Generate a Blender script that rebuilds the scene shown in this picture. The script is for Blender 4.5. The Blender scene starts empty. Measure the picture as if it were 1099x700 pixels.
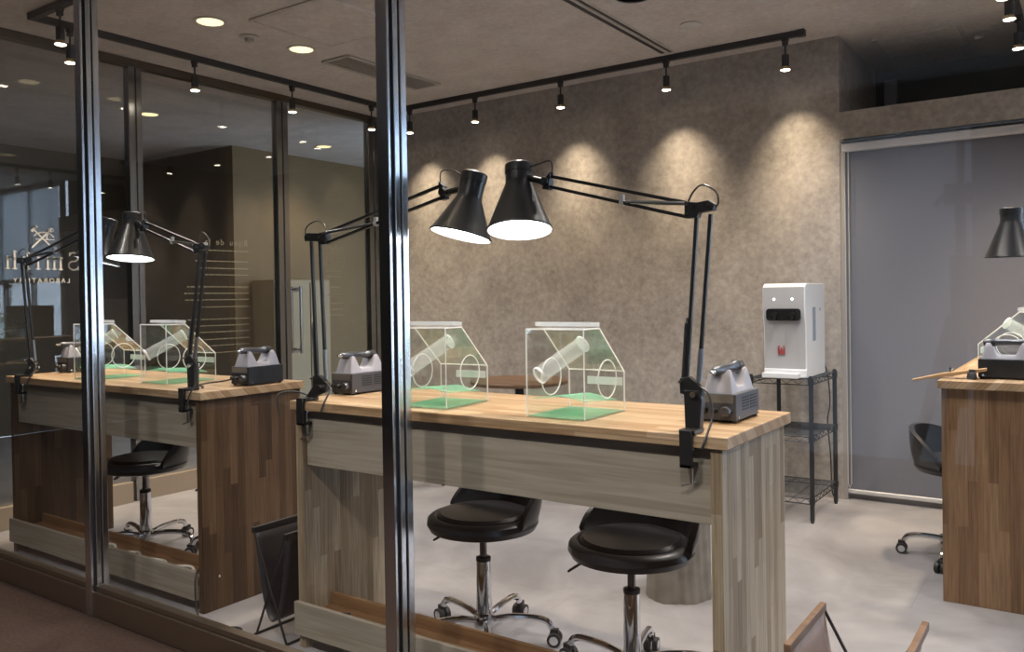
import bpy, bmesh, math, random
from math import sin, cos, pi, radians as R
from mathutils import Vector as V, Matrix as M

random.seed(7)
sc = bpy.context.scene
COL = sc.collection

# ------------------------------------------------------------------ helpers
class MB:
    def __init__(s):
        s.v = []; s.f = []; s.m = []; s.mi = 0
    def _add(s, vs, fs):
        o = len(s.v); s.v += [tuple(p) for p in vs]
        for f in fs:
            s.f.append(tuple(i + o for i in f)); s.m.append(s.mi)
        return s
    def slot(s, i): s.mi = i; return s
    def box(s, a, b, rz=0.0, mat=None):
        """box between corners a and b; mat optional matrix"""
        x0, y0, z0 = a; x1, y1, z1 = b
        vs = [V(p) for p in ((x0,y0,z0),(x1,y0,z0),(x1,y1,z0),(x0,y1,z0),(x0,y0,z1),(x1,y0,z1),(x1,y1,z1),(x0,y1,z1))]
        if mat is not None: vs = [mat @ p for p in vs]
        return s._add(vs, [(0,3,2,1),(4,5,6,7),(0,1,5,4),(1,2,6,5),(2,3,7,6),(3,0,4,7)])
    def bar(s, p, q, w, h, up=(0,0,1)):
        """rectangular bar from p to q"""
        p = V(p); q = V(q); d = (q - p).normalized(); u = V(up)
        if abs(d.dot(u)) > .98: u = V((0,1,0))
        r = d.cross(u).normalized(); u = r.cross(d)
        vs = []
        for c in (p, q):
            for sx, sz in ((-1,-1),(1,-1),(1,1),(-1,1)): vs.append(c + r*sx*w/2 + u*sz*h/2)
        return s._add(vs, [(0,1,2,3),(7,6,5,4),(0,4,5,1),(1,5,6,2),(2,6,7,3),(3,7,4,0)])
    def cyl(s, p, q, r0, r1=None, n=16, caps=True):
        r1 = r0 if r1 is None else r1
        p = V(p); q = V(q); d = (q - p).normalized()
        u = V((0,0,1)) if abs(d.z) < .9 else V((1,0,0))
        a = d.cross(u).normalized(); b = d.cross(a)
        vs = [p + (a*cos(2*pi*i/n) + b*sin(2*pi*i/n))*r0 for i in range(n)] + [q + (a*cos(2*pi*i/n) + b*sin(2*pi*i/n))*r1 for i in range(n)]
        fs = [(i, (i+1)%n, n+(i+1)%n, n+i) for i in range(n)]
        if caps: fs += [tuple(range(n-1,-1,-1)), tuple(range(n,2*n))]
        return s._add(vs, fs)
    def tube(s, pts, r, n=8, smooth=0, caps=True, radii=None):
        pts = [V(p) for p in pts]
        if smooth: pts = spline(pts, smooth)
        k = len(pts); vs = []; nrm = None
        for i, p in enumerate(pts):
            t = (pts[min(i+1,k-1)] - pts[max(i-1,0)]).normalized()
            if nrm is None:
                u = V((0,0,1)) if abs(t.z) < .9 else V((1,0,0))
                nrm = t.cross(u).normalized()
            nrm = (nrm - t*nrm.dot(t)).normalized()
            b = t.cross(nrm)
            rr = radii[i] if radii and len(radii) == k else r
            vs += [p + (nrm*cos(2*pi*j/n) + b*sin(2*pi*j/n))*rr for j in range(n)]
        fs = [(i*n+j, i*n+(j+1)%n, (i+1)*n+(j+1)%n, (i+1)*n+j) for i in range(k-1) for j in range(n)]
        if caps: fs += [tuple(range(n-1,-1,-1)), tuple(range((k-1)*n, k*n))]
        return s._add(vs, fs)
    def lathe(s, prof, n=32, mat=None, closed=False, caps=True):
        """prof: (r, z) list revolved about z"""
        vs = []; k = len(prof)
        for r, z in prof:
            for i in range(n): vs.append(V((r*cos(2*pi*i/n), r*sin(2*pi*i/n), z)))
        if mat is not None: vs = [mat @ p for p in vs]
        fs = [(a*n+i, a*n+(i+1)%n, (a+1)*n+(i+1)%n, (a+1)*n+i) for a in range(k-1) for i in range(n)]
        if closed: fs += [((k-1)*n+i, (k-1)*n+(i+1)%n, (i+1)%n, i) for i in range(n)]
        elif caps:
            if prof[0][0] > 1e-5: fs.append(tuple(range(n-1,-1,-1)))
            if prof[-1][0] > 1e-5: fs.append(tuple((k-1)*n+i for i in range(n)))
        return s._add(vs, fs)
    def prism(s, poly, a, b, axis='y', mat=None):
        """poly of 2D points extruded along axis from a to b: y -> (x,z), x -> (y,z), z -> (x,y)"""
        f = {'y': lambda u, v, t: (u, t, v), 'x': lambda u, v, t: (t, u, v), 'z': lambda u, v, t: (u, v, t)}[axis]
        n = len(poly)
        vs = [V(f(u, v, a)) for u, v in poly] + [V(f(u, v, b)) for u, v in poly]
        if mat is not None: vs = [mat @ p for p in vs]
        return s._add(vs, [tuple(range(n)), tuple(range(2*n-1, n-1, -1))] + [(i, n+i, n+(i+1)%n, (i+1)%n) for i in range(n)])
    def grid(s, fn, nu, nv, closed_u=False):
        vs = [V(fn(i/(nu if closed_u else nu-1), j/(nv-1))) for j in range(nv) for i in range(nu)]
        fs = []
        for j in range(nv-1):
            for i in range(nu if closed_u else nu-1):
                fs.append((j*nu+i, j*nu+(i+1)%nu, (j+1)*nu+(i+1)%nu, (j+1)*nu+i))
        return s._add(vs, fs)
    def build(s, name, mat, parent=None, loc=(0,0,0), rot=None, bevel=0, seg=2, ang=35, solid=0, sub=0):
        me = bpy.data.meshes.new(name)
        me.from_pydata(s.v, [], s.f)
        for m in (mat if isinstance(mat, (list, tuple)) else [mat]): me.materials.append(m)
        me.polygons.foreach_set('material_index', s.m)
        bm = bmesh.new(); bm.from_mesh(me); bmesh.ops.recalc_face_normals(bm, faces=bm.faces); bm.to_mesh(me); bm.free()
        me.polygons.foreach_set('use_smooth', [True]*len(me.polygons))
        me.set_sharp_from_angle(angle=R(ang))
        o = bpy.data.objects.new(name, me); COL.objects.link(o)
        o.location = loc
        if rot: o.rotation_euler = rot
        if parent is not None: o.parent = parent
        if solid:
            d = o.modifiers.new('Solidify', 'SOLIDIFY'); d.thickness = solid; d.offset = 0
        if bevel:
            d = o.modifiers.new('Bevel', 'BEVEL'); d.width = bevel; d.segments = seg; d.limit_method = 'ANGLE'; d.angle_limit = R(40); d.harden_normals = True
        if sub:
            d = o.modifiers.new('Subd', 'SUBSURF'); d.levels = sub; d.render_levels = sub
        return o

def spline(pts, k):
    pts = [V(p) for p in pts]; P = [pts[0]] + pts + [pts[-1]]; out = []
    for i in range(1, len(P)-2):
        p0, p1, p2, p3 = P[i-1:i+3]
        for j in range(k):
            t = j/k
            out.append(.5*((2*p1) + (-p0+p2)*t + (2*p0-5*p1+4*p2-p3)*t*t + (-p0+3*p1-3*p2+p3)*t**3))
    out.append(pts[-1]); return out

def tag(o, label=None, cat=None, group=None, kind=None):
    if label: o['label'] = label
    if cat: o['category'] = cat
    if group: o['group'] = group
    if kind: o['kind'] = kind
    return o

def thing(name, label, cat, loc=(0,0,0), rz=0, group=None, kind=None):
    o = bpy.data.objects.new(name, None); COL.objects.link(o)
    o.location = loc; o.rotation_euler = (0,0,rz); o.empty_display_size = .05
    return tag(o, label, cat, group, kind)

def copy_tree(o, parent=None):
    c = o.copy(); COL.objects.link(c)
    if parent is not None: c.parent = parent
    for ch in list(o.children): copy_tree(ch, c)
    return c

def rounded(w, h, r, n=6, cx=0, cy=0):
    pts = []
    for qx, qy, a0 in ((1,1,0),(-1,1,90),(-1,-1,180),(1,-1,270)):
        for i in range(n+1):
            a = R(a0 + 90*i/n)
            pts.append((cx + qx*(w/2-r) + r*cos(a), cy + qy*(h/2-r) + r*sin(a)))
    return pts

# ------------------------------------------------------------------ materials
def mat(name):
    m = bpy.data.materials.new(name); m.use_nodes = True
    nt = m.node_tree; b = nt.nodes['Principled BSDF']
    return m, nt, b

def L(nt, a, b): nt.links.new(a, b)
def node(nt, t, **kw):
    n = nt.nodes.new(t)
    for k, v in kw.items(): setattr(n, k, v)
    return n

def plain(name, col, rough=.5, metal=0., spec=.5, noise=0., nscale=20., coat=0.):
    m, nt, b = mat(name)
    b.inputs['Roughness'].default_value = rough; b.inputs['Metallic'].default_value = metal
    b.inputs['Specular IOR Level'].default_value = spec; b.inputs['Coat Weight'].default_value = coat
    b.inputs['Base Color'].default_value = (*col, 1)
    if noise:
        tc = node(nt, 'ShaderNodeTexCoord'); nz = node(nt, 'ShaderNodeTexNoise'); nz.inputs['Scale'].default_value = nscale; nz.inputs['Detail'].default_value = 5
        mx = node(nt, 'ShaderNodeMix', data_type='RGBA')
        mx.inputs['A'].default_value = (*[c*(1-noise) for c in col], 1); mx.inputs['B'].default_value = (*[min(1, c*(1+noise)) for c in col], 1)
        L(nt, tc.outputs['Object'], nz.inputs['Vector']); L(nt, nz.outputs['Fac'], mx.inputs['Factor']); L(nt, mx.outputs['Result'], b.inputs['Base Color'])
    return m

def plaster(name, c0, c1, scale=2.2, bump=.15, rough=.8):
    m, nt, b = mat(name); b.inputs['Roughness'].default_value = rough; b.inputs['Specular IOR Level'].default_value = .25
    tc = node(nt, 'ShaderNodeTexCoord')
    n1 = node(nt, 'ShaderNodeTexNoise'); n1.inputs['Scale'].default_value = scale; n1.inputs['Detail'].default_value = 9; n1.inputs['Roughness'].default_value = .68
    n2 = node(nt, 'ShaderNodeTexNoise'); n2.inputs['Scale'].default_value = scale*7; n2.inputs['Detail'].default_value = 6; n2.inputs['Roughness'].default_value = .7
    mm = node(nt, 'ShaderNodeMath', operation='ADD'); mm2 = node(nt, 'ShaderNodeMath', operation='MULTIPLY'); mm2.inputs[1].default_value = .5
    cr = node(nt, 'ShaderNodeValToRGB'); cr.color_ramp.elements[0].position = .36; cr.color_ramp.elements[1].position = .64
    cr.color_ramp.elements[0].color = (*c0, 1); cr.color_ramp.elements[1].color = (*c1, 1)
    for n in (n1, n2): L(nt, tc.outputs['Object'], n.inputs['Vector'])
    L(nt, n1.outputs['Fac'], mm.inputs[0]); L(nt, n2.outputs['Fac'], mm.inputs[1]); L(nt, mm.outputs[0], mm2.inputs[0]); L(nt, mm2.outputs[0], cr.inputs['Fac'])
    L(nt, cr.outputs['Color'], b.inputs['Base Color'])
    bp = node(nt, 'ShaderNodeBump'); bp.inputs['Strength'].default_value = bump; bp.inputs['Distance'].default_value = .01
    L(nt, n2.outputs['Fac'], bp.inputs['Height']); L(nt, bp.outputs['Normal'], b.inputs['Normal'])
    return m

def butcher(name, along, cols, row=.034, length=.55, rough=.45, grain=.25):
    """laminated stave wood: staves run along the given axis ('x' or 'z')"""
    m, nt, b = mat(name); b.inputs['Roughness'].default_value = rough; b.inputs['Specular IOR Level'].default_value = .35
    tc = node(nt, 'ShaderNodeTexCoord'); sp = node(nt, 'ShaderNodeSeparateXYZ'); cb = node(nt, 'ShaderNodeCombineXYZ'); ad = node(nt, 'ShaderNodeMath', operation='ADD')
    L(nt, tc.outputs['Object'], sp.inputs[0])
    o = {'x': 'X', 'z': 'Z'}[along]; rest = [a for a in 'XYZ' if a != o]
    L(nt, sp.outputs[o], cb.inputs['X']); L(nt, sp.outputs[rest[0]], ad.inputs[0]); L(nt, sp.outputs[rest[1]], ad.inputs[1]); L(nt, ad.outputs[0], cb.inputs['Y'])
    br = node(nt, 'ShaderNodeTexBrick'); br.offset = .37; br.offset_frequency = 2; br.squash = .7; br.squash_frequency = 3
    br.inputs['Scale'].default_value = 1; br.inputs['Brick Width'].default_value = length; br.inputs['Row Height'].default_value = row; br.inputs['Mortar Size'].default_value = .0006
    br.inputs['Color1'].default_value = (0,0,0,1); br.inputs['Color2'].default_value = (1,1,1,1); br.inputs['Mortar'].default_value = (.25,.25,.25,1)
    L(nt, cb.outputs[0], br.inputs['Vector'])
    cr = node(nt, 'ShaderNodeValToRGB'); els = cr.color_ramp.elements
    while len(els) < len(cols): els.new(.5)
    for i, c in enumerate(cols): els[i].position = i/(len(cols)-1); els[i].color = (*c, 1)
    L(nt, br.outputs['Color'], cr.inputs['Fac'])
    mp = node(nt, 'ShaderNodeMapping'); mp.inputs['Scale'].default_value = (5, 130, 1); L(nt, cb.outputs[0], mp.inputs['Vector'])
    nz = node(nt, 'ShaderNodeTexNoise'); nz.inputs['Scale'].default_value = 1; nz.inputs['Detail'].default_value = 6; nz.inputs['Distortion'].default_value = .6; L(nt, mp.outputs[0], nz.inputs['Vector'])
    mx = node(nt, 'ShaderNodeMix', data_type='RGBA', blend_type='MULTIPLY'); mx.inputs['Factor'].default_value = 1
    g = node(nt, 'ShaderNodeValToRGB'); g.color_ramp.elements[0].position = .3; g.color_ramp.elements[1].position = .65
    g.color_ramp.elements[0].color = (1-grain*1.6, 1-grain*1.7, 1-grain*1.8, 1); g.color_ramp.elements[1].color = (1,1,1,1)
    L(nt, nz.outputs['Fac'], g.inputs['Fac']); L(nt, cr.outputs['Color'], mx.inputs['A']); L(nt, g.outputs['Color'], mx.inputs['B'])
    L(nt, mx.outputs['Result'], b.inputs['Base Color'])
    return m

def board(name, c0, c1, rough=.5):
    """plain veneer with long fine grain along x"""
    m, nt, b = mat(name); b.inputs['Roughness'].default_value = rough; b.inputs['Specular IOR Level'].default_value = .3
    tc = node(nt, 'ShaderNodeTexCoord'); mp = node(nt, 'ShaderNodeMapping'); mp.inputs['Scale'].default_value = (1.4, 20, 34)
    nz = node(nt, 'ShaderNodeTexNoise'); nz.inputs['Scale'].default_value = 1.6; nz.inputs['Detail'].default_value = 7; nz.inputs['Distortion'].default_value = .8
    cr = node(nt, 'ShaderNodeValToRGB'); cr.color_ramp.elements[0].position = .33; cr.color_ramp.elements[1].position = .66
    cr.color_ramp.elements[0].color = (*c0,1); cr.color_ramp.elements[1].color = (*c1,1)
    L(nt, tc.outputs['Object'], mp.inputs[0]); L(nt, mp.outputs[0], nz.inputs['Vector']); L(nt, nz.outputs['Fac'], cr.inputs['Fac']); L(nt, cr.outputs['Color'], b.inputs['Base Color'])
    return m

def tiles(name, c0, c1, joint, w=1.2, h=.6):
    m, nt, b = mat(name); b.inputs['Roughness'].default_value = .42; b.inputs['Specular IOR Level'].default_value = .35
    tc = node(nt, 'ShaderNodeTexCoord')
    n1 = node(nt, 'ShaderNodeTexNoise'); n1.inputs['Scale'].default_value = 1.7; n1.inputs['Detail'].default_value = 8; n1.inputs['Roughness'].default_value = .6; n1.inputs['Distortion'].default_value = .5
    cr = node(nt, 'ShaderNodeValToRGB'); cr.color_ramp.elements[0].position = .34; cr.color_ramp.elements[1].position = .68
    cr.color_ramp.elements[0].color = (*c0,1); cr.color_ramp.elements[1].color = (*c1,1)
    br = node(nt, 'ShaderNodeTexBrick'); br.offset = .5
    br.inputs['Scale'].default_value = 1; br.inputs['Brick Width'].default_value = w; br.inputs['Row Height'].default_value = h; br.inputs['Mortar Size'].default_value = .0015
    br.inputs['Color1'].default_value = (.95,.95,.95,1); br.inputs['Color2'].default_value = (1,1,1,1); br.inputs['Mortar'].default_value = (*joint,1)
    mx = node(nt, 'ShaderNodeMix', data_type='RGBA', blend_type='MULTIPLY'); mx.inputs['Factor'].default_value = 1
    for n in (n1, br): L(nt, tc.outputs['Object'], n.inputs['Vector'])
    L(nt, n1.outputs['Fac'], cr.inputs['Fac']); L(nt, cr.outputs['Color'], mx.inputs['A']); L(nt, br.outputs['Color'], mx.inputs['B']); L(nt, mx.outputs['Result'], b.inputs['Base Color'])
    return m

def pane_mat(name, tint, f0=.045, gain=.95, rough=0.):
    """thin clear sheet: see-through with a Schlick mirror coat on each face"""
    m = bpy.data.materials.new(name); m.use_nodes = True; nt = m.node_tree; nt.nodes.clear()
    ge = node(nt, 'ShaderNodeNewGeometry'); dt = node(nt, 'ShaderNodeVectorMath', operation='DOT_PRODUCT')
    L(nt, ge.outputs['Normal'], dt.inputs[0]); L(nt, ge.outputs['Incoming'], dt.inputs[1])
    ab = node(nt, 'ShaderNodeMath', operation='ABSOLUTE'); L(nt, dt.outputs['Value'], ab.inputs[0])
    om = node(nt, 'ShaderNodeMath', operation='SUBTRACT'); om.inputs[0].default_value = 1; L(nt, ab.outputs[0], om.inputs[1])
    pw = node(nt, 'ShaderNodeMath', operation='POWER'); pw.inputs[1].default_value = 5; L(nt, om.outputs[0], pw.inputs[0])
    ma = node(nt, 'ShaderNodeMath', operation='MULTIPLY_ADD'); ma.inputs[1].default_value = gain; ma.inputs[2].default_value = f0; L(nt, pw.outputs[0], ma.inputs[0])
    tr = node(nt, 'ShaderNodeBsdfTransparent'); tr.inputs['Color'].default_value = (*tint, 1)
    gl = node(nt, 'ShaderNodeBsdfGlossy'); gl.inputs['Roughness'].default_value = rough; gl.inputs['Color'].default_value = (1,1,1,1)
    mx = node(nt, 'ShaderNodeMixShader'); out = node(nt, 'ShaderNodeOutputMaterial')
    L(nt, ma.outputs[0], mx.inputs['Fac']); L(nt, tr.outputs[0], mx.inputs[1]); L(nt, gl.outputs[0], mx.inputs[2]); L(nt, mx.outputs[0], out.inputs['Surface'])
    return m

def frosted(name, col, t=.5, tl_=.5):
    m = bpy.data.materials.new(name); m.use_nodes = True; nt = m.node_tree; nt.nodes.clear()
    tr = node(nt, 'ShaderNodeBsdfTransparent'); tr.inputs['Color'].default_value = (1,1,1,1)
    df = node(nt, 'ShaderNodeBsdfDiffuse'); df.inputs['Color'].default_value = (*col,1)
    tl = node(nt, 'ShaderNodeBsdfTranslucent'); tl.inputs['Color'].default_value = (*col,1)
    m1 = node(nt, 'ShaderNodeMixShader'); m1.inputs['Fac'].default_value = tl_; m2 = node(nt, 'ShaderNodeMixShader'); m2.inputs['Fac'].default_value = 1-t
    out = node(nt, 'ShaderNodeOutputMaterial')
    L(nt, df.outputs[0], m1.inputs[1]); L(nt, tl.outputs[0], m1.inputs[2]); L(nt, tr.outputs[0], m2.inputs[1]); L(nt, m1.outputs[0], m2.inputs[2]); L(nt, m2.outputs[0], out.inputs['Surface'])
    return m

def glow(name, col, s):
    m = bpy.data.materials.new(name); m.use_nodes = True; nt = m.node_tree; nt.nodes.clear()
    e = node(nt, 'ShaderNodeEmission'); e.inputs['Color'].default_value = (*col,1); e.inputs['Strength'].default_value = s
    out = node(nt, 'ShaderNodeOutputMaterial'); L(nt, e.outputs[0], out.inputs['Surface'])
    return m

WALL = plaster('plaster_grey_beige', (.265,.243,.228), (.51,.472,.445), 3.4, .2)
CEIL = plaster('plaster_ceiling', (.50,.46,.435), (.70,.665,.64), 4.2, .2)
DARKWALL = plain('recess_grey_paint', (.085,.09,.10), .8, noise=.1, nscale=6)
FLOOR = tiles('floor_stone_tile', (.22,.213,.226), (.39,.378,.395), (.78,.78,.78))
CARPET = plain('corridor_carpet', (.045,.024,.017), .95, noise=.75, nscale=70)
STEEL = plain('mullion_steel', (.62,.64,.67), .16, 1.0)
STEELDARK = plain('bronze_steel', (.12,.095,.07), .35, .8)
RAILSTEEL = plain('rail_steel', (.29,.235,.185), .30, .9)
GASKET = plain('gasket_black', (.012,.012,.014), .6)
CHROME = plain('chrome', (.78,.79,.81), .08, 1.0)
GLASS = pane_mat('facade_glass', (.985,.985,.98), .028)
GLASSP = pane_mat('partition_glass', (.93,.92,.89), .045)
ACR = pane_mat('clear_acrylic', (.992,.996,.994), .045)
ACRG = pane_mat('green_film_acrylic', (.91,.97,.935), .05)
ACREDGE = frosted('acrylic_edge', (.99,.99,.99), .0)
ACRTUBE = frosted('acrylic_tube_wall', (.95,.97,1.0), .84)
GREENMAT = frosted('green_mat', (.38,.78,.58), .60)
GREENTRAY = frosted('green_tray', (.46,.86,.64), .62)
WHITETAPE = plain('white_label', (.94,.92,.93), .6)
TOP = butcher('worktop_staves', 'x', [(.34,.215,.115),(.47,.325,.195),(.57,.425,.285)], .036, .6, .42)
SIDE = butcher('panel_staves_pale', 'z', [(.24,.175,.11),(.35,.275,.19),(.50,.42,.31),(.29,.22,.145)], .034, .5)
SIDEDARK = butcher('panel_staves_brown', 'z', [(.058,.032,.016),(.09,.052,.027),(.14,.085,.047),(.07,.040,.021)], .036, .5)
SIDEMID = butcher('panel_staves_tan', 'z', [(.20,.115,.06),(.27,.16,.088),(.34,.215,.125),(.23,.135,.072)], .036, .5)
APRON = board('apron_oak', (.26,.228,.182), (.36,.325,.27))
LEDGE = board('ledge_brown', (.16,.085,.04), (.25,.145,.075))
BLACKMETAL = plain('black_lacquer', (.014,.014,.015), .38, 0, .5)
BLACKMATTE = plain('black_matte', (.02,.02,.022), .6)
SHADE = plain('lamp_shade_black', (.018,.020,.024), .33, 0, .6)
SHADEIN = plain('lamp_shade_inside', (.8,.8,.8), .5)
LEATHER = plain('black_leather', (.016,.016,.018), .34, 0, .5, .2, 120)
CASTER = plain('caster_black', (.02,.02,.022), .5)
CASEGREY = plain('case_grey', (.085,.085,.095), .45, .3)
CASEBLACK = plain('case_black', (.022,.024,.03), .42, .2)
CRADLE = plain('cradle_grey_plastic', (.36,.36,.42), .4)
HANDLE = plain('handpiece_grey', (.11,.115,.13), .32, .7)
WIRE = plain('rack_grey_black', (.045,.048,.055), .4, .6)
WHITEP = plain('white_plastic', (.84,.86,.90), .35)
FRONTP = plain('front_grey_plastic', (.50,.50,.52), .35)
REDM = plain('red_mark', (.42,.05,.05), .5)
STICKER = plain('sticker_bluegrey', (.30,.36,.43), .5)
BLIND = plain('blind_fabric', (.165,.172,.21), .85, noise=.04, nscale=40)
BLINDTUBE = plain('blind_aluminium', (.62,.62,.64), .35, .2)
LOG = plain('log_bark', (.27,.245,.215), .9, noise=.45, nscale=14)
LOGTOP = plain('log_cut', (.42,.34,.24), .8, noise=.2, nscale=25)
TABLEBROWN = board('table_walnut', (.13,.075,.045), (.20,.12,.075))
SLING = plain('sling_leather', (.22,.145,.11), .6, noise=.35, nscale=16)
SLINGDARK = plain('sling_leather_dark', (.022,.02,.024), .45)
VINYL = plain('vinyl_letter', (.82,.78,.68), .6)
VINYLDIM = frosted('vinyl_letter_dim', (.42,.38,.28), .5)
OLIVE = plain('corridor_wall_olive', (.145,.098,.045), .8, noise=.08, nscale=5)
OLIVE2 = plain('corridor_wall_brown', (.10,.08,.055), .8, noise=.08, nscale=5)
CABIN = plain('cabinet_beige', (.235,.18,.10), .6)
VENT = plain('vent_metal', (.42,.40,.37), .5)
VENTDARK = plain('vent_dark', (.03,.028,.026), .7)
WHITECEIL = plain('ceiling_fitting_white', (.55,.53,.50), .5)
GOLDREF = plain('reflector_gold', (.85,.66,.34), .25, .9)
BENCHPIN = plain('bench_pin_wood', (.42,.27,.14), .6, noise=.2, nscale=30)
ORANGE = plain('orange_plastic', (.65,.24,.06), .5)
DISPLAYW = plain('display_white', (.50,.57,.66), .5)
WARM = (1.0, .80, .56)
SPOTGLOW = glow('spot_bulb_glow', (1.0,.88,.70), 22)
DOWNGLOW = glow('downlight_glow', (1.0,.82,.47), 1.7)
LAMPGLOW = glow('desk_lamp_glow', (.93,.97,1.0), 14)
LEDGLOW = glow('led_white', (.9,.95,1.0), 5)

# ------------------------------------------------------------------ the setting
ZC = 2.82; YF = 1.80; YW = 5.30; XP = -5.03; XR = 3.6; XCL = -8.6; YB = 6.36; YO = -3.2

def struct(name, mb, m, parent=None, bevel=0):
    o = mb.build(name, m, parent, bevel=bevel)
    if parent is None: o['kind'] = 'structure'
    return o

struct('floor', MB().box((XP, YF, -.06), (XR, YB, 0)), FLOOR)
XE = 5.2
struct('floor_corridor', MB().box((XCL, YO, -.06), (XE, YF, -.002)), CARPET)
struct('floor_passage', MB().box((XCL, YF, -.06), (XP, 8.6, -.001)), FLOOR)
struct('ceiling', MB().box((XCL, YO, ZC), (XP, 8.7, ZC+.08)).box((XP, YO, ZC), (XE, YF, ZC+.08)).box((XP, YF, ZC), (.48, YB+.1, ZC+.08)).box((.48, YF, ZC), (XR+.1, YW+.12, ZC+.08)), CEIL)
struct('wall_back', MB().box((XP-.1, YW, 0), (-1.25, YW+.16, ZC)), WALL)
struct('wall_bulkhead', MB().box((-1.25, YW, 2.356), (XR, YW+.10, 2.5)) if False else MB().box((-1.25, YW, 2.19), (.48, YW+.12, 2.356)), WALL)
struct('wall_recess_left', MB().box((-1.41, YW+.16, 0), (-1.25, YB, ZC)), WALL)
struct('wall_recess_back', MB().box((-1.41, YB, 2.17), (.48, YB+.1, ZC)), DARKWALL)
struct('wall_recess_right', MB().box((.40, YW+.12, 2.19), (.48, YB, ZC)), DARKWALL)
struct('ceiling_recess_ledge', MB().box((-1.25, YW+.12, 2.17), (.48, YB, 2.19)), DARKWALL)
struct('wall_window_pier', MB().box((.40, YW, 0), (.48, YW+.12, 2.19)), WALL)
struct('wall_outer_left', MB().box((-1.41, YB, 0), (-1.25, YB+.1, 2.17)), WALL)
struct('floor_outside', MB().box((-6, YB, -.06), (9, 14, -.01)), plain('outside_paving', (.42,.42,.42), .8, noise=.2, nscale=3))
w3 = bpy.data.objects.new('window_3', None); COL.objects.link(w3); w3['kind'] = 'structure'
fr3 = plain('window_frame_grey', (.55,.57,.60), .4)
for x in (.50, 1.27, 2.04, 2.81, 3.578): MB().box((x-.022, YW+.03, .05), (x+.022, YW+.09, ZC)).build('frame', fr3, w3)
for z in (.05, 1.56, ZC-.05): MB().box((.48, YW+.03, z), (XR, YW+.09, z+.045)).build('frame', fr3, w3)
MB().box((.48, YW, 0), (XR, YW+.12, .05)).build('sill', fr3, w3)
MB().box((.50, YW+.056, .08), (3.58, YW+.064, ZC-.04)).build('glass_pane', GLASS, w3)
struct('trim_1', MB().box((-1.185, YB-.05, 2.2), (-1.105, YB, ZC-.08)), plain('post_grey', (.24,.25,.29), .5), None, .004)
struct('wall_right', MB().box((XR, YF, 0), (XR+.1, YW+.12, ZC)), WALL)
struct('wall_corridor_right', MB().box((XE, YO, 2.05), (XE+.1, YF, ZC)), OLIVE2)
struct('wall_front', MB().box((XR, YF-.05, 0), (XE, YF+.05, ZC)), WALL)
struct('wall_corridor_back', MB().box((XCL, YO-.1, 0), (-1.95, YO, ZC)).box((-.70, YO-.1, 0), (XE, YO, ZC)).box((-1.95, YO-.1, 2.45), (-.70, YO, ZC)), OLIVE2)
# passage beyond the left glass partition
struct('wall_passage_far', MB().box((-7.1, 5.23, 0), (-7.0, 8.6, ZC)), OLIVE)
struct('wall_passage_return', MB().box((XCL, 5.23, 0), (-7.1, 5.33, ZC)), OLIVE2)
struct('wall_passage_left', MB().box((XCL-.1, YO, 0), (XCL, 5.33, ZC)), OLIVE2)
struct('wall_passage_end', MB().box((-7.1, 8.6, 0), (XP, 8.7, ZC)), OLIVE)

# ---- glass front (window_1)
w1 = thing('window_1', None, None, (0,0,0), kind='structure')
def mullion(parent, x, y, along='x', m=STEEL):
    """fluted steel mullion: stepped fins seen from outside"""
    a = MB()
    a.box((x-.022, y-.035, 0), (x+.022, y-.023, ZC))     # front cap
    a.box((x-.016, y-.023, 0), (x+.016, y-.013, ZC))     # neck
    a.box((x-.027, y-.013, 0), (x+.027, y+.008, ZC))     # middle fin
    a.box((x-.020, y+.008, 0), (x+.020, y+.013, ZC))
    a.box((x-.030, y+.013, 0), (x+.030, y+.038, ZC))     # inner cap
    o = a.build('mullion', m, parent, bevel=.003)
    b = MB()
    b.box((x-.0165, y-.0228, 0), (x+.0165, y-.0132, ZC)).box((x-.0205, y+.0082, 0), (x+.0205, y+.0128, ZC))
    b.build('gasket', GASKET, o)
    return o
MX = (-5.03, -3.34, -1.675, -.01, 1.655, 3.32)
for x in MX: mullion(w1, x, YF)
for a, b in zip(MX, MX[1:] + (XR,)):
    MB().box((a+.03, YF-.004, .115), (b-.03, YF+.004, ZC)).build('glass_pane', GLASS, w1)
rb = MB().box((XP, YF-.030, 0), (XR, YF+.030, .100)).build('bottom_rail', RAILSTEEL, w1, bevel=.003)
MB().box((XP, YF-.018, .100), (XR, YF+.018, .121)).build('glazing_bead', RAILSTEEL, rb, bevel=.003)
MB().box((XP, YF-.03, ZC-.06), (XR, YF+.03, ZC)).build('top_rail', RAILSTEEL, w1)

# ---- left glass partition (window_2) with its glass door
w2 = thing('window_2', None, None, (0,0,0), kind='structure')
for y0, y1 in ((2.965, 3.055), (4.135, 4.24), (5.10, 5.22)):
    a = MB()
    ym = (y0+y1)/2
    a.box((XP-.03, y0, 0), (XP+.03, ym-.008, ZC)).box((XP-.03, ym+.008, 0), (XP+.03, y1, ZC)).box((XP-.02, ym-.008, 0), (XP+.02, ym+.008, ZC))
    a.build('mullion', plain('partition_steel', (.34,.34,.34), .22, 1.0) if y0 < 3 else bpy.data.materials['partition_steel'], w2, bevel=.003)
for y0, y1 in ((YF+.03, 2.945), (3.055, 4.135)):
    MB().box((XP-.004, y0, .13), (XP+.004, y1, ZC-.05)).build('glass_pane', GLASSP, w2)
for y0, y1 in ((YF+.03, 2.945), (3.055, 4.135), (5.22, YW)):
    MB().box((XP-.03, y0, 0), (XP+.03, y1, .13)).build('bottom_rail', plain('skirting_beige', (.33,.27,.21), .55) if y0 < 2 else bpy.data.materials['skirting_beige'], w2, bevel=.003)
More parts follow.
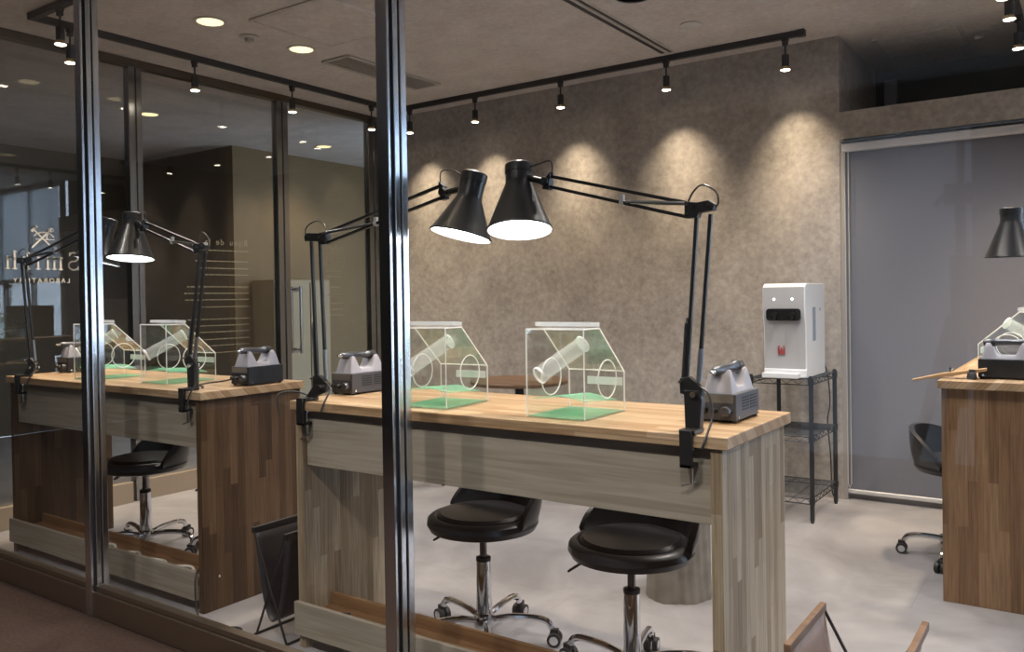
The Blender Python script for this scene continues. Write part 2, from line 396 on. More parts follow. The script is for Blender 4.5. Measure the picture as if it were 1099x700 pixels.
MB().box((XP-.035, YF, ZC-.05), (XP+.035, YW, ZC)).build('top_rail', STEELDARK, w2, bevel=.003)
d1 = thing('door_1', None, None, (XP, 4.265, 0), kind='structure')
MB().box((-.006, 0, .012), (.006, .83, 2.76)).build('door_leaf', GLASSP, d1)
for sx in (-1, 1):
    h = MB()
    h.tube([(sx*.055, .05, .86), (sx*.055, .05, 1.375)], .0125, 12)
    for z in (.885, 1.35): h.cyl((0, .05, z), (sx*.055, .05, z), .010, n=12).cyl((0, .05, z), (sx*.012, .05, z), .02, n=16)
    h.build('door_handle', CHROME, d1)
MB().box((-.02, .0, 0), (.02, .83, .012)).build('threshold', STEELDARK, d1)

# ------------------------------------------------------------------ lettering on the left partition (readable from the passage)
def strokes(mb, lines, w, y0, z0, s, x=XP+.006, t=.0012):
    """ribbon strokes; letter space u runs towards -Y so that the lettering reads from outside, mirrored from the shop"""
    for ln in lines:
        for (u0, v0), (u1, v1) in zip(ln, ln[1:]):
            p = V((x, y0 - u0*s, z0 + v0*s)); q = V((x, y0 - u1*s, z0 + v1*s))
            d = (q-p).normalized()*w*.35
            mb.bar(p-d, q+d, w, t, up=(1,0,0))
def arc(cx, cy, rx, ry, a0, a1, n=12): return [(cx+rx*cos(R(a0+(a1-a0)*i/n)), cy+ry*sin(R(a0+(a1-a0)*i/n))) for i in range(n+1)]
def smith(mb, y0, z0, s, gap=.26):
    u = 0
    S = arc(.30,.74,.26,.25,35,270,14) + arc(.30,.25,.29,.25,90,-145,14)[1:]
    thin = s*.05; fat = s*.10
    strokes(mb, [S], fat*.9, y0, z0, s); strokes(mb, [[(.53,.80),(.53,.99)], [(.04,.2),(.04,0)]], thin, y0, z0, s); u += .62+gap
    def stem(a, h=.68): strokes(mb, [[(a,0),(a,h)]], fat, y0, z0, s); strokes(mb, [[(a-.11,.02),(a+.11,.02)],[(a-.11,h-.02),(a,h-.02)]], thin, y0, z0, s)
    for k in range(3): stem(u+.10+k*.36)
    strokes(mb, [arc(u+.28,.50,.18,.16,180,0), arc(u+.64,.50,.18,.16,180,0)], thin*1.4, y0, z0, s); u += .92+gap
    stem(u+.1); strokes(mb, [[(u+.1,.86),(u+.1,.95)]], fat*1.2, y0, z0, s); u += .22+gap
    stem(u+.12, .9); strokes(mb, [[(u-.05,.66),(u+.34,.66)], arc(u+.25,.12,.13,.12,180,350)], thin*1.3, y0, z0, s); u += .38+gap
    stem(u+.1, .98); stem(u+.46); strokes(mb, [arc(u+.28,.50,.18,.16,180,0)], thin*1.4, y0, z0, s); u += .6
    return u
def emblem(mb, yc, zc, s):
    """crossed hammer and pliers"""
    t = s*.055
    strokes(mb, [[(-.38,.42),(.5,-.46)]], t*1.3, yc, zc, s)          # pincer handle / graver
    strokes(mb, [[(.42,.36),(-.30,-.36)]], t, yc, zc, s)
    strokes(mb, [[(.34,.46),(.50,.30)],[(.30,.50),(.36,.44)]], t*2.2, yc, zc, s)  # hammer head
    strokes(mb, [arc(-.02,-.15,.52,.40,150,35,14)], t, yc, zc, s)
    strokes(mb, [arc(-.36,.38,.12,.08,0,360,14), [(-.26,.30),(-.14,.02),(-.18,-.05)]], t*.8, yc, zc, s)
    strokes(mb, [[(-.5,-.08),(.34,-.08)]], t*.6, yc, zc, s)
def text_mesh(body, size, y0, z0, parent, m, name, spacing=1.0):
    """flat vinyl text lying in the plane of the partition, readable from the passage side"""
    cu = bpy.data.curves.new(name, 'FONT'); cu.body = body; cu.size = size; cu.space_character = spacing; cu.extrude = .0006
    tmp = bpy.data.objects.new(name, cu); COL.objects.link(tmp)
    bpy.context.view_layer.update()
    me = bpy.data.meshes.new_from_object(tmp.evaluated_get(bpy.context.evaluated_depsgraph_get()))
    bpy.data.objects.remove(tmp)
    o = bpy.data.objects.new(name, me); COL.objects.link(o); me.materials.clear(); me.materials.append(m)
    o.matrix_world = M(((0,0,-1,XP+.006),(-1,0,0,y0),(0,1,0,z0),(0,0,0,1)))
    if parent is not None: o.parent = parent
    return o
sg = thing('window_lettering', 'large pale vinyl lettering with crossed tools emblem on the left glass', 'lettering', (0,0,0))
b = MB(); emblem(b, 2.435, 1.655, .125); b.build('emblem', VINYL, sg)
b = MB(); smith(b, 2.64, 1.470, .104, .32); b.build('shop_name', VINYL, sg)
text_mesh('LABORATORY', .038, 2.585, 1.392, sg, VINYL, 'second_line', 1.45)
sg2 = thing('window_lettering', 'tall block of small pale vinyl text lines on the glass beside the door', 'lettering', (0,0,0))
for wd_, yy in (('Bijou', 3.87), ('de', 3.67), ('la', 3.56)): text_mesh(wd_, .060, yy, 1.665, sg2, VINYLDIM, 'heading_word', 1.25)
z = 1.625
rr = random.Random(3)
for k, (dz, wdt) in enumerate(((0,.33),(.075,.44),(.05,.42),(.045,.38),(.085,.50),(.045,.52),(.045,.52),(.05,.40),(.085,.5),(.045,.52),(.045,.46),(.05,.44),(.045,.36),(.05,.40))):
    z -= dz; u = 3.87; e = u - wdt; lines = MB()
    while u > e:
        w = rr.uniform(.02,.06); lines.box((XP+.005, max(e,u-w), z-.0035), (XP+.0062, u, z+.0035)); u -= w + .008
    lines.build('text_line', VINYLDIM, sg2)
sg3 = thing('window_lettering', 'small centred vinyl shop sign with tiny emblem on the glass door', 'lettering', (0,0,0))
b = MB(); emblem(b, 4.70, 1.665, .085); b.build('emblem', VINYLDIM, sg3)
b = MB(); smith(b, 4.83, 1.545, .066, .20); b.build('shop_name', VINYLDIM, sg3)
for z, wdt in ((1.50,.17),(1.455,.16),(1.37,.15),(1.31,.20),(1.24,.19),(1.19,.16),(1.145,.19)):
    u = 4.70+wdt/2; e = 4.70-wdt/2; lines = MB()
    while u > e:
        w = rr.uniform(.012,.035); lines.box((XP+.005, max(e,u-w), z-.006), (XP+.0062, u, z+.006)); u -= w + .008
    lines.build('text_line', VINYLDIM, sg3)

# ------------------------------------------------------------------ ceiling fittings
def downlight(x, y, label, power):
    t = thing('downlight', label, 'ceiling light', (x, y, ZC), 0, 'recessed ceiling downlights')
    MB().lathe([(.072,-.001),(.088,-.001),(.090,-.006),(.084,-.008),(.074,-.006)], 32, closed=True).build('trim_ring', WHITECEIL, t)
    MB().lathe([(.078,-.0058),(.073,-.0035),(.068,-.0025)], 32, caps=False).build('reflector', GOLDREF, t)
    o = MB().lathe([(0,-.0042),(.050,-.0040),(.071,-.0042)], 32).build('bulb', DOWNGLOW, t)
    l = bpy.data.lights.new('downlight_lamp', 'SPOT'); l.energy = power; l.color = (1.0,.94,.87); l.shadow_soft_size = .06; l.spot_size = R(130); l.spot_blend = .6
    lo = bpy.data.objects.new('downlight_lamp', l); COL.objects.link(lo); lo.parent = t; lo.location = (0,0,-.03)
    return t
downlight(-4.00, 2.86, 'recessed downlight left of the small round detector on the ceiling', 70)
downlight(-4.00, 3.51, 'recessed downlight near the left end of the ceiling vent', 70)
downlight(-6.35, 3.94, 'round ceiling light seen through the left glass partition, nearer the front', 45)
downlight(-6.35, 5.84, 'round ceiling light seen through the glass door, farther along the passage', 45)
for x, y, p in ((-3.4,.9,45), (-2.3,.1,110), (-1.2,.1,120), (-.1,.1,120)): downlight(x, y, 'recessed warm downlight in the corridor ceiling outside the glass', p)
for x, y in ((-1.93, 2.9), (-1.0, 3.0), (-.9, 4.1), (.9, 3.2), (.9, 4.6)): downlight(x, y, 'unseen fill downlight added in the ceiling over the right half of the shop', 85)  # out-of-view lamps, added as general fill light for the room

def track(name, label, pts):
    t = thing(name, label, 'lighting track', (0,0,0))
    for p, q in zip(pts, pts[1:]):
        p = V((*p, ZC-.018)); q = V((*q, ZC-.018)); d = (q-p).normalized()*.0175
        MB().bar(p-d, q+d, .035, .036).build('track_section', BLACKMATTE, t, bevel=.002)
    for p in (pts[0], pts[-1]):
        MB().box((p[0]-.022, p[1]-.022, ZC-.038), (p[0]+.022, p[1]+.022, ZC)).build('end_cap', BLACKMATTE, t)
    return t
track('lighting_track', 'long black lighting track bending round front, left and back ceiling edges', [(1.9,2.21),(-4.63,2.21),(-4.63,5.05),(-1.40,5.05)])
track('lighting_track', 'short black lighting track running into the dark recess at top right', [(-.325,2.6),(-.325,5.95)])

def spot_proto():
    t = thing('track_spotlight', '', 'spotlight', (0,0,0), 0, 'black spotlights hanging from the ceiling tracks')
    MB().box((-.020,-.014,-.052), (.020,.014,-.034)).box((-.016,-.012,-.075), (.016,.012,-.052)).build('adapter', BLACKMATTE, t, bevel=.003)
    MB().cyl((0,0,-.075), (0,0,-.135), .0055, n=12).build('stem', BLACKMATTE, t)
    MB().lathe([(0,-.130),(.019,-.131),(.0215,-.135),(.0215,-.196),(.019,-.200)], 24).build('lamp_holder', BLACKMATTE, t)
    MB().lathe([(0,-.2195),(.0265,-.2195),(.023,-.2235),(0,-.2245)], 24).build('bulb', SPOTGLOW, t)
    MB().lathe([(.018,-.199),(.0215,-.204),(.0285,-.219),(.0295,-.2215),(.0275,-.2215),(.020,-.2045),(.016,-.200)], 24, closed=True).build('reflector', GOLDREF, t)
    return t
SPOTS = [ # x, y, kind, label
 (-3.163,2.21,'f','black track spotlight whose bulb peeks in just under the top edge above the downlights'),
 (-4.34,2.21,'f','black spotlight on the front track, nearest the corner of the track'),
 (-4.63,2.41,'l','black spotlight just behind the track corner, overlapping the steel mullion'),
 (-4.63,3.19,'l','second black spotlight along the left track, above the worktop with two lamps'),
 (-4.63,3.97,'l','third black spotlight along the left track, before the narrow partition mullion'),
 (-4.63,4.76,'l','black spotlight at the back end of the left track, left of the thick mullion'),
 (-4.49,5.05,'b','black spotlight at the left end of the back wall track, right of the mullion'),
 (-3.83,5.05,'b','second black spotlight on the back wall track, above the left desk lamp'),
 (-3.07,5.05,'b','third black spotlight on the back wall track, above the right desk lamp'),
 (-2.264,5.05,'b','fourth black spotlight on the back wall track, next to the double ceiling slot'),
 (-1.495,5.05,'b','fifth black spotlight at the right end of the back wall track, above the water dispenser'),
 (-.325,4.45,'r','top one of three black spotlights at the upper right corner'),
 (-.325,4.81,'r','middle one of three black spotlights at the upper right corner'),
 (-.325,5.42,'r','lowest of three black spotlights at the upper right corner, beside the dark recess'),
 (-1.9,2.21,'f','black spotlight on the front track, above the middle workbench'),
 (-.6,2.21,'f','black spotlight on the front track, at the right end of the middle workbench'),
 (.7,2.21,'f','black spotlight at the right end of the front track'),
]
sp0 = spot_proto()
SPOT_E = {'b': 37, 'l': 32, 'f': 50, 'r': 60}
for i, (x, y, k, lab) in enumerate(SPOTS):
    o = sp0 if i == 0 else copy_tree(sp0)
    o.location = (x, y, ZC); o['label'] = lab
    l = bpy.data.lights.new('spot_lamp', 'SPOT'); l.energy = SPOT_E[k]; l.color = (1.0,.80,.55); l.shadow_soft_size = .03
    l.spot_size = R(78 if k == 'b' else 72); l.spot_blend = 1.0
    lo = bpy.data.objects.new('spot_lamp', l); COL.objects.link(lo); lo.parent = o; lo.location = (0,0,-.230)
    lo.rotation_euler = (R(16),0,0) if k == 'b' else (0,0,0)

def flat_panel(name, label, x0, x1, y0, y1):
    t = thing(name, label, 'ceiling panel', ((x0+x1)/2, (y0+y1)/2, ZC))
    w, d = (x1-x0)/2, (y1-y0)/2
    MB().box((-w+.012,-d+.012,-.010), (w-.012,d-.012,-.0005)).build('panel', CEIL, t, bevel=.002)
    f = MB()
    for a, b in (((-w,-d),(w,-d)),((w,-d),(w,d)),((w,d),(-w,d)),((-w,d),(-w,-d))): f.bar((*a,-.005),(*b,-.005),.014,.010)
    f.build('frame', CEIL, t)
    return t
flat_panel('access_panel', 'square plastered access panel in the ceiling above the detector', -3.80, -3.20, 2.97, 3.57)
flat_panel('access_panel', 'rectangular access hatch in the ceiling of the dark recess', -1.10, -.63, 5.52, 5.98)
t = thing('air_vent', 'long slatted air vent in the ceiling behind the thick mullion', 'air vent', (-3.977, 4.22, ZC))
f = MB()
for a, b in (((-.115,-.45),(.115,-.45)),((.115,-.45),(.115,.45)),((.115,.45),(-.115,.45)),((-.115,.45),(-.115,-.45))): f.bar((*a,-.006),(*b,-.006),.030,.012)
f.build('frame', VENT, t, bevel=.002)
MB().box((-.10,-.435,-.003),(.10,.435,-.0005)).build('backing', VENTDARK, t)
s = MB()
for i in range(36): s.bar((-.10,-.42+.024*i,-.007),(.10,-.42+.024*i,-.007),.009,.006)
s.build('slat', VENT, t)
for nm, x, y, lab in (('smoke_detector', -4.05, 3.16, 'small round white detector between the two downlights on the ceiling'), ('smoke_detector', -.55, 5.80, 'small pale detector on the ceiling beside the recess hatch')):
    t = thing(nm, lab, 'smoke detector', (x, y, ZC))
    MB().lathe([(.0,-.001),(.056,-.001),(.058,-.008),(.040,-.014),(0,-.014)], 28).build('base', WHITECEIL, t)
    MB().lathe([(.026,-.013),(.024,-.030),(.012,-.036),(0,-.036)], 24).build('sensor', VENT, t)
t = thing('sprinkler_cover', 'plain round white disc on the ceiling right of the double slot', 'sprinkler cover', (-1.885, 4.55, ZC))
MB().lathe([(0,-.001),(.060,-.001),(.062,-.007),(.052,-.012),(0,-.013)], 32).build('disc', plain('disc_white', (.62,.62,.61), .5), t)
t = thing('ceiling_speaker', 'round ceiling fitting with a thin white ring, cut by the top edge', 'ceiling speaker', (-1.94, 3.93, ZC))
MB().lathe([(.098,-.001),(.112,-.001),(.112,-.006),(.098,-.008)], 40, closed=True).build('ring', WHITECEIL, t)
MB().lathe([(0,-.003),(.098,-.003)], 40).build('grille', plain('speaker_grey', (.22,.20,.185), .7), t)
t = thing('slot_diffuser', 'double black slot diffuser running along the ceiling to the back track', 'slot diffuser', (-2.225, 3.9, ZC))
for dx in (-.028, .028):
    MB().box((dx-.013,-1.9,-.003),(dx+.013,1.08,-.0005)).build('slot', VENTDARK, t)
f = MB()
for dx in (-.046, 0, .046): f.box((dx-.006,-1.9,-.006),(dx+.006,1.08,-.0005))
f.build('frame', CEIL, t)

# ------------------------------------------------------------------ roller blind in the right opening
t = thing('roller_blind', 'wide grey roller blind pulled down in the right opening', 'roller blind', (0, YW+.03, 0))
x0, x1 = -1.225, .395
hd = MB().box((x0-.015,-.03,2.112),(x1,.05,2.166)).build('headrail', BLINDTUBE, t, bevel=.01, seg=3)
MB().box((x0-.015,-.034,2.166),(x1,.05,2.176)).build('bracket', BLACKMATTE, hd)
MB().box((x0-.010,.004,.05),(x1,.007,2.115)).build('fabric', BLIND, t)
MB().box((x0-.01,-.006,.035),(x1,.016,.062)).build('bottom_bar', BLINDTUBE, t, bevel=.006)
struct('light_stop', MB().box((-1.25, YW+.06, 0), (.44, YW+.12, .09)), plain('light_stop_grey', (.33,.31,.30), .6))  # added strip behind the blind, blocks daylight leaking in under it
struct('trim_2', MB().box((-1.25, YW+.005, 0), (-1.226, YW+.11, 2.19)), plain('jamb_grey', (.33,.31,.30), .6))
ch = MB(); ch.tube([(x0+.002,-.022,2.12),(x0+.002,-.022,.10),(x0+.012,-.022,.075),(x0+.022,-.022,.10),(x0+.022,-.022,2.12)], .003, 6)
ch.build('pull_chain', WHITECEIL, t)

t = thing('roller_blind', 'pale roller blind half lowered over the window at the far right of the shop', 'roller blind', (2.04, YW+.02, 0))
MB().cyl((-1.53,0,2.77),(1.53,0,2.77), .025, n=20).build('headrail', BLINDTUBE, t)
MB().box((-1.52,-.003,1.60),(1.52,0,2.75)).build('fabric', frosted('blind_pale', (.86,.89,.93), .04, .80), t)
MB().box((-1.52,-.010,1.585),(1.52,.006,1.607)).build('bottom_bar', BLINDTUBE, t, bevel=.004)

# ------------------------------------------------------------------ workbenches
def workbench(label, loc, rz, LEN, side_mats, group='laminated wood workbenches'):
    t = thing('workbench', label, 'workbench', loc, rz, group)
    D = .54; h = LEN/2
    MB().box((-h,-D/2,.867),(h,D/2,.90)).build('worktop', TOP, t, bevel=.003)
    for s, m in zip((-1,1), side_mats):
        xa, xb = sorted((s*(h-.018), s*(h-.050)))
        MB().box((xa,-D/2+.012,.0),(xb,D/2-.012,.867)).build('side_panel', m, t, bevel=.002)
    MB().box((-h+.05,-D/2+.035,.664),(h-.05,-D/2+.053,.867)).build('apron', APRON, t, bevel=.002)
    tr = MB().box((-h+.05,-D/2+.012,.110),(h-.05,-D/2+.155,.125)).box((-h+.05,-D/2+.140,.125),(h-.05,-D/2+.155,.168)).build('cable_trough', LEDGE, t, bevel=.002)
    MB().box((-h+.012,-D/2-.006,.052),(h-.052,-D/2+.012,.170)).build('trough_front', APRON, tr, bevel=.002)
    return t
workbench('pale laminated wood workbench in the middle, its right end facing the camera', (-1.575, 2.286, 0), 0, 1.645, (SIDE, SIDE))
workbench('dark brown sided wood workbench at the left behind the left mullion', (-3.755, 2.286, 0), 0, 1.645, (SIDEDARK, SIDEDARK))
workbench('tan wood workbench at the right edge turned end-on to the glass', (-.245, 4.50, 0), R(90), 1.52, (SIDEMID, SIDEMID))

# ------------------------------------------------------------------ desk lamps
def desk_lamp(label, loc, rz, low, el, up, head, top, neck, rim, rr=.097, cr=.040, turn=0.):
    """low: ((x,z) bottom, top) of the two lower rods; el: elbow plate corners; up: two upper rods; head joint; shade axis points (x,y,z)"""
    t = thing('desk_lamp', label, 'desk lamp', loc, rz, 'black jointed desk lamps clamped to the workbenches')
    Y = .03
    P = lambda p, dy=0: V((p[0], Y+dy, p[1]))
    (a0, a1), (b0, b1) = low
    # clamp
    cl = MB(); cx = (a0[0]+b0[0])/2 * .3
    cl.box((-.016,-.028,-.085),(.018,-.0165,.013)).box((-.016,-.028,-.085),(.018,.017,-.075)).box((-.020,-.020,.001),(.024,.045,.013))
    c = cl.build('clamp', BLACKMETAL, t, bevel=.002, rot=(0,0,turn))
    sc_ = MB(); sc_.cyl((.004,.004,-.128),(.004,.004,-.035),.005,n=10).cyl((.004,.004,-.041),(.004,.004,-.035),.012,n=16).tube([(-.022,-.004,-.137),(.004,.004,-.128),(.018,.010,-.122)], .003, 8)
    sc_.build('clamp_screw', CHROME, c)
    jx = (a0[0]+b0[0])/2
    bs = MB(); bs.prism([(-.018,.010),(.022,.010),(b0[0]+.012,a0[1]-.045),(b0[0]+.006,a0[1]-.02),(a0[0]-.004,a0[1]-.02)], Y-.013, Y+.013)
    bs.prism([(a0[0]-.016,a0[1]+.010),(a0[0]+.010,a0[1]+.016),(b0[0]+.012,b0[1]-.015),(b0[0]+.010,b0[1]-.045),(a0[0]-.016,a0[1]-.030)], Y-.010, Y+.010)
    br = bs.build('base_bracket', BLACKMETAL, t, bevel=.002)
    for bx, bz, br_ in ((jx+.008, a0[1]-.030, .008), (a0[0]-.010, a0[1]+.002, .004)):
        MB().cyl((bx, Y-.024, bz),(bx, Y+.024, bz), br_, n=16).build('bolt', CHROME, br)
    for p, q in low: MB().bar(P(p), P(q), .0095, .0115, up=(0,1,0)).build('lower_arm', BLACKMETAL, t, bevel=.0015)
    for (p, q), s0, s1 in ((low[0], .02, .36), (low[1], .0, .20)):
        p_, q_ = P(p), P(q); d = (q_-p_)
        off = V((-.010,0,0)) if s0 else V((0,0,0))
        if s0:
            o = MB(); n = 46; pts = []
            for i in range(n*6+1):
                f = i/(n*6); a = 2*pi*i/6; c_ = p_ + d*(s0+(s1-s0)*f) + off
                pts.append(c_ + V((cos(a)*.0062, sin(a)*.0062, 0)))
            o.tube(pts, .0012, 5); o.cyl(p_+d*s1+off, p_+d*(s1+.03)+off, .0035, n=8); o.cyl(p_+d*s0+off, p_+d*(s1)+off, .0050, n=10)
            o.build('lower_spring', plain('spring_steel', (.20,.21,.23), .3, .9) if 'spring_steel' not in bpy.data.materials else bpy.data.materials['spring_steel'], t)
        else:
            MB().cyl(p_, p_+d*s1, .0078, n=12).build('rod_sleeve', plain('sleeve_steel', (.35,.36,.38), .3, .9) if 'sleeve_steel' not in bpy.data.materials else bpy.data.materials['sleeve_steel'], t)
    # elbow
    xs = [p[0] for p in el]; zs = [p[1] for p in el]
    ex0, ex1, ez0, ez1 = min(xs), max(xs), min(zs), max(zs)
    side = -1 if head[0] < ex0 else 1
    xn, xf = (ex0, ex1) if side < 0 else (ex1, ex0)       # near the upper arm / far side
    e = MB(); e.prism([(xn+side*.004,ez1+.004),(xn+side*.004,ez0-.002),(xn-side*.030,ez0-.002),(xn-side*.034,ez0+.010),(xf,ez0+.014),(xf-side*.004,ez1-.010),(xf+side*.012,ez1+.002),(xn-side*.03,ez1-.002)], Y-.014, Y+.014)
    e_ = e.build('elbow_bracket', BLACKMETAL, t, bevel=.002)
    for (bx, bz) in ((xn-side*.004, ez0+.008), (xn-side*.004, ez1-.004), (xf+side*.012, ez1-.012), (xn-side*.026, ez0+.024)): MB().cyl((bx, Y-.018, bz),(bx, Y+.018, bz), .0045, n=12).build('bolt', CHROME, e_)
    for p, q in up: MB().bar(P(p), P(q), .0095, .0115, up=(0,1,0)).build('upper_arm', BLACKMETAL, t, bevel=.0015)
    p_, q_ = V((xn, Y-.008, ez1-.002)), P(up[1][1]); q_ = P(up[1][0]).lerp(q_, .42) + V((0,-.008,.004))
    o = MB(); o.cyl(p_, p_.lerp(q_, .9), .0056, n=10).cyl(p_.lerp(q_, .9), q_, .003, n=8)
    o.build('upper_spring', bpy.data.materials['spring_steel'], t)
    c1 = P(up[1][0]).lerp(P(up[1][1]), .45)
    MB().cyl(c1 - V((.006,0,.0)), c1 + V((.006,0,0)), .0095, n=10).box((c1.x-.005, Y-.006, c1.z+.004),(c1.x+.005, Y+.006, c1.z+.022)).build('cable_clip', plain('clip_clear', (.6,.6,.58), .4) if 'clip_clear' not in bpy.data.materials else bpy.data.materials['clip_clear'], t)
    # head
    hu, hl = up[0][1], up[1][1]
    nk = V(neck); tp = V(top); rm = V(rim)
    ax = (tp - rm).normalized()
    hb = MB(); hb.prism([(hu[0],hu[1]+.014),(hu[0]+side*.020,hu[1]-.004),(hl[0]+side*.022,hl[1]-.006),(hl[0],hl[1]-.010)], Y-.012, Y+.012)
    hj = V((head[0], Y, head[1])); mid = (tp+nk)/2
    hb.cyl(P(hl)+V((side*.012,0,.014)), hj.lerp(mid,.55), .010, n=12).cyl((hl[0]+side*.012, Y-.02, hl[1]+.016),(hl[0]+side*.012, Y+.02, hl[1]+.016), .013, n=16)
    hb.build('head_bracket', BLACKMETAL, t, bevel=.002)
    # shade: built along its own axis with z up = towards top
    q = ax.to_track_quat('Z', 'Y').to_matrix().to_4x4(); q.translation = rm
    Ltot = (tp-rm).length; Ln = (nk-rm).dot(ax)
    outer = [(rr+.0015,-.001),(rr+.0015,.004),(rr-.001,.005),(cr+.0015,Ln-.006),(cr,Ln+.004),(cr,Ltot-.030),(cr+.002,Ltot-.029),(cr+.002,Ltot-.004),(cr-.003,Ltot),(0,Ltot+.001)]
    inner = [(cr-.004,Ln),(rr-.003,.003),(rr-.002,-.001)]
    s_ = MB().slot(0); s_.lathe(outer, 40, q); s_.f = [f for f in s_.f if len(f) <= 4]; s_.m = s_.m[:len(s_.f)]
    s_.slot(1); s_.lathe([(rr+.0015,-.001),(rr-.0025,-.001),(cr-.003,Ln-.004),(0,Ln)], 40, q); s_.f = [f for f in s_.f if len(f) <= 4]; s_.m = s_.m[:len(s_.f)]
    sh = s_.build('lamp_shade', [SHADE, SHADEIN], t)
    MB().lathe([(rr*.965,.0062),(rr*.5,.0060),(0,.006)], 40, q).build('bulb', LAMPGLOW, sh)
    # cords: loop at elbow, loop at head, tail at the clamp
    cb = MB()
    cb.tube([(xn, Y, ez1), (xn-side*.018, Y, ez1+.030), ((xn+xf)/2-side*.005, Y, ez1+.044), (xf-side*.002, Y, ez1+.025), (xf-side*.010, Y, ez1-.004), (xf, Y, ez0+.02)], .0026, 8, 6)
    cb.tube([P(hu)+V((0,0,.004)), P(hu)+V((side*.004,0,.045)), (P(hu)*.6+tp*.4)+V((0,0,.048-.5*max(0,tp.z-hu[1]))), tp+ax*-.012+V((-side*cr,0,0))], .0024, 8, 6)
    cb.tube([(b0[0]-.004, Y, b0[1]-.01), (b0[0]+.030, Y-.01, b0[1]-.030), (b0[0]+.042, Y-.02, .045), (b0[0]+.034, Y-.050, -.010), (b0[0]+.026, Y-.052, -.034)], .0032, 8, 6)
    cb.build('power_cord', plain('cord_black', (.05,.05,.055), .35) if 'cord_black' not in bpy.data.materials else bpy.data.materials['cord_black'], t)
    return t

def right_lamp(label, loc, rz=0, k=1.0, ex=0.0, nr=(.135,-.198), hs=(0,0), turn=0):
    X = lambda v: ex + (v+.008)*k - .008
    return desk_lamp(label, loc, rz, (((-.017,.131),(.017+ex,.566)), ((.017,.133),(.055+ex,.568))), [(-.008+ex,.602),(.066+ex,.563)],
        (((-.008+ex,.602),(X(-.425),.711+hs[1])), ((-.008+ex,.565),(X(-.432),.682+hs[1]))), (X(-.472), .698+hs[1]), (X(-.472)-.070-nr[0]*.2*.5+hs[0], .03-nr[1]*.2*.5, .762+hs[1]), (X(-.472)-.070-nr[0]*.2*.22+hs[0], .03-nr[1]*.2*.22, .706+hs[1]), (X(-.472)-.070+nr[0]*.2*.5+hs[0], .03+nr[1]*.2*.5, .560+hs[1]), turn=turn)
def left_lamp(label, loc, rz=0, k=1.0, ex=0.0):
    X = lambda v: ex + (v-.104)*k + .104
    return desk_lamp(label, loc, rz, (((.036,.080),(.016+ex,.6)), ((.080,.082),(.060+ex,.598))), [(-.004+ex,.604),(.100+ex,.563)],
        (((.100+ex,.604),(X(.625),.722)), ((.100+ex,.567),(X(.630),.684))), (X(.675),.698), (X(.675)+.072, .03+.022, .754), (X(.675)+.062, .03+.006, .676), (X(.675)+.044, .03-.020, .557), turn=0)
right_lamp('black desk lamp clamped at the right front corner of the middle workbench', (-.860, 2.03, .90))
left_lamp('black desk lamp clamped at the left end of the middle workbench', (-2.33, 2.03, .90))
right_lamp('black desk lamp clamped at the right end of the left workbench', (-3.045, 2.03, .90), 0, .86, .05, (.064,-.108))
left_lamp('black desk lamp at the far left end of the left workbench, shade behind the mullion', (-4.44, 2.03, .90), 0, 1.10, -.06)
right_lamp('black desk lamp on the right-hand workbench, only its shade in the picture', (.012, 4.45, .90), R(62), 1.0, 0, (.05,.02), (0,-.062), R(28))

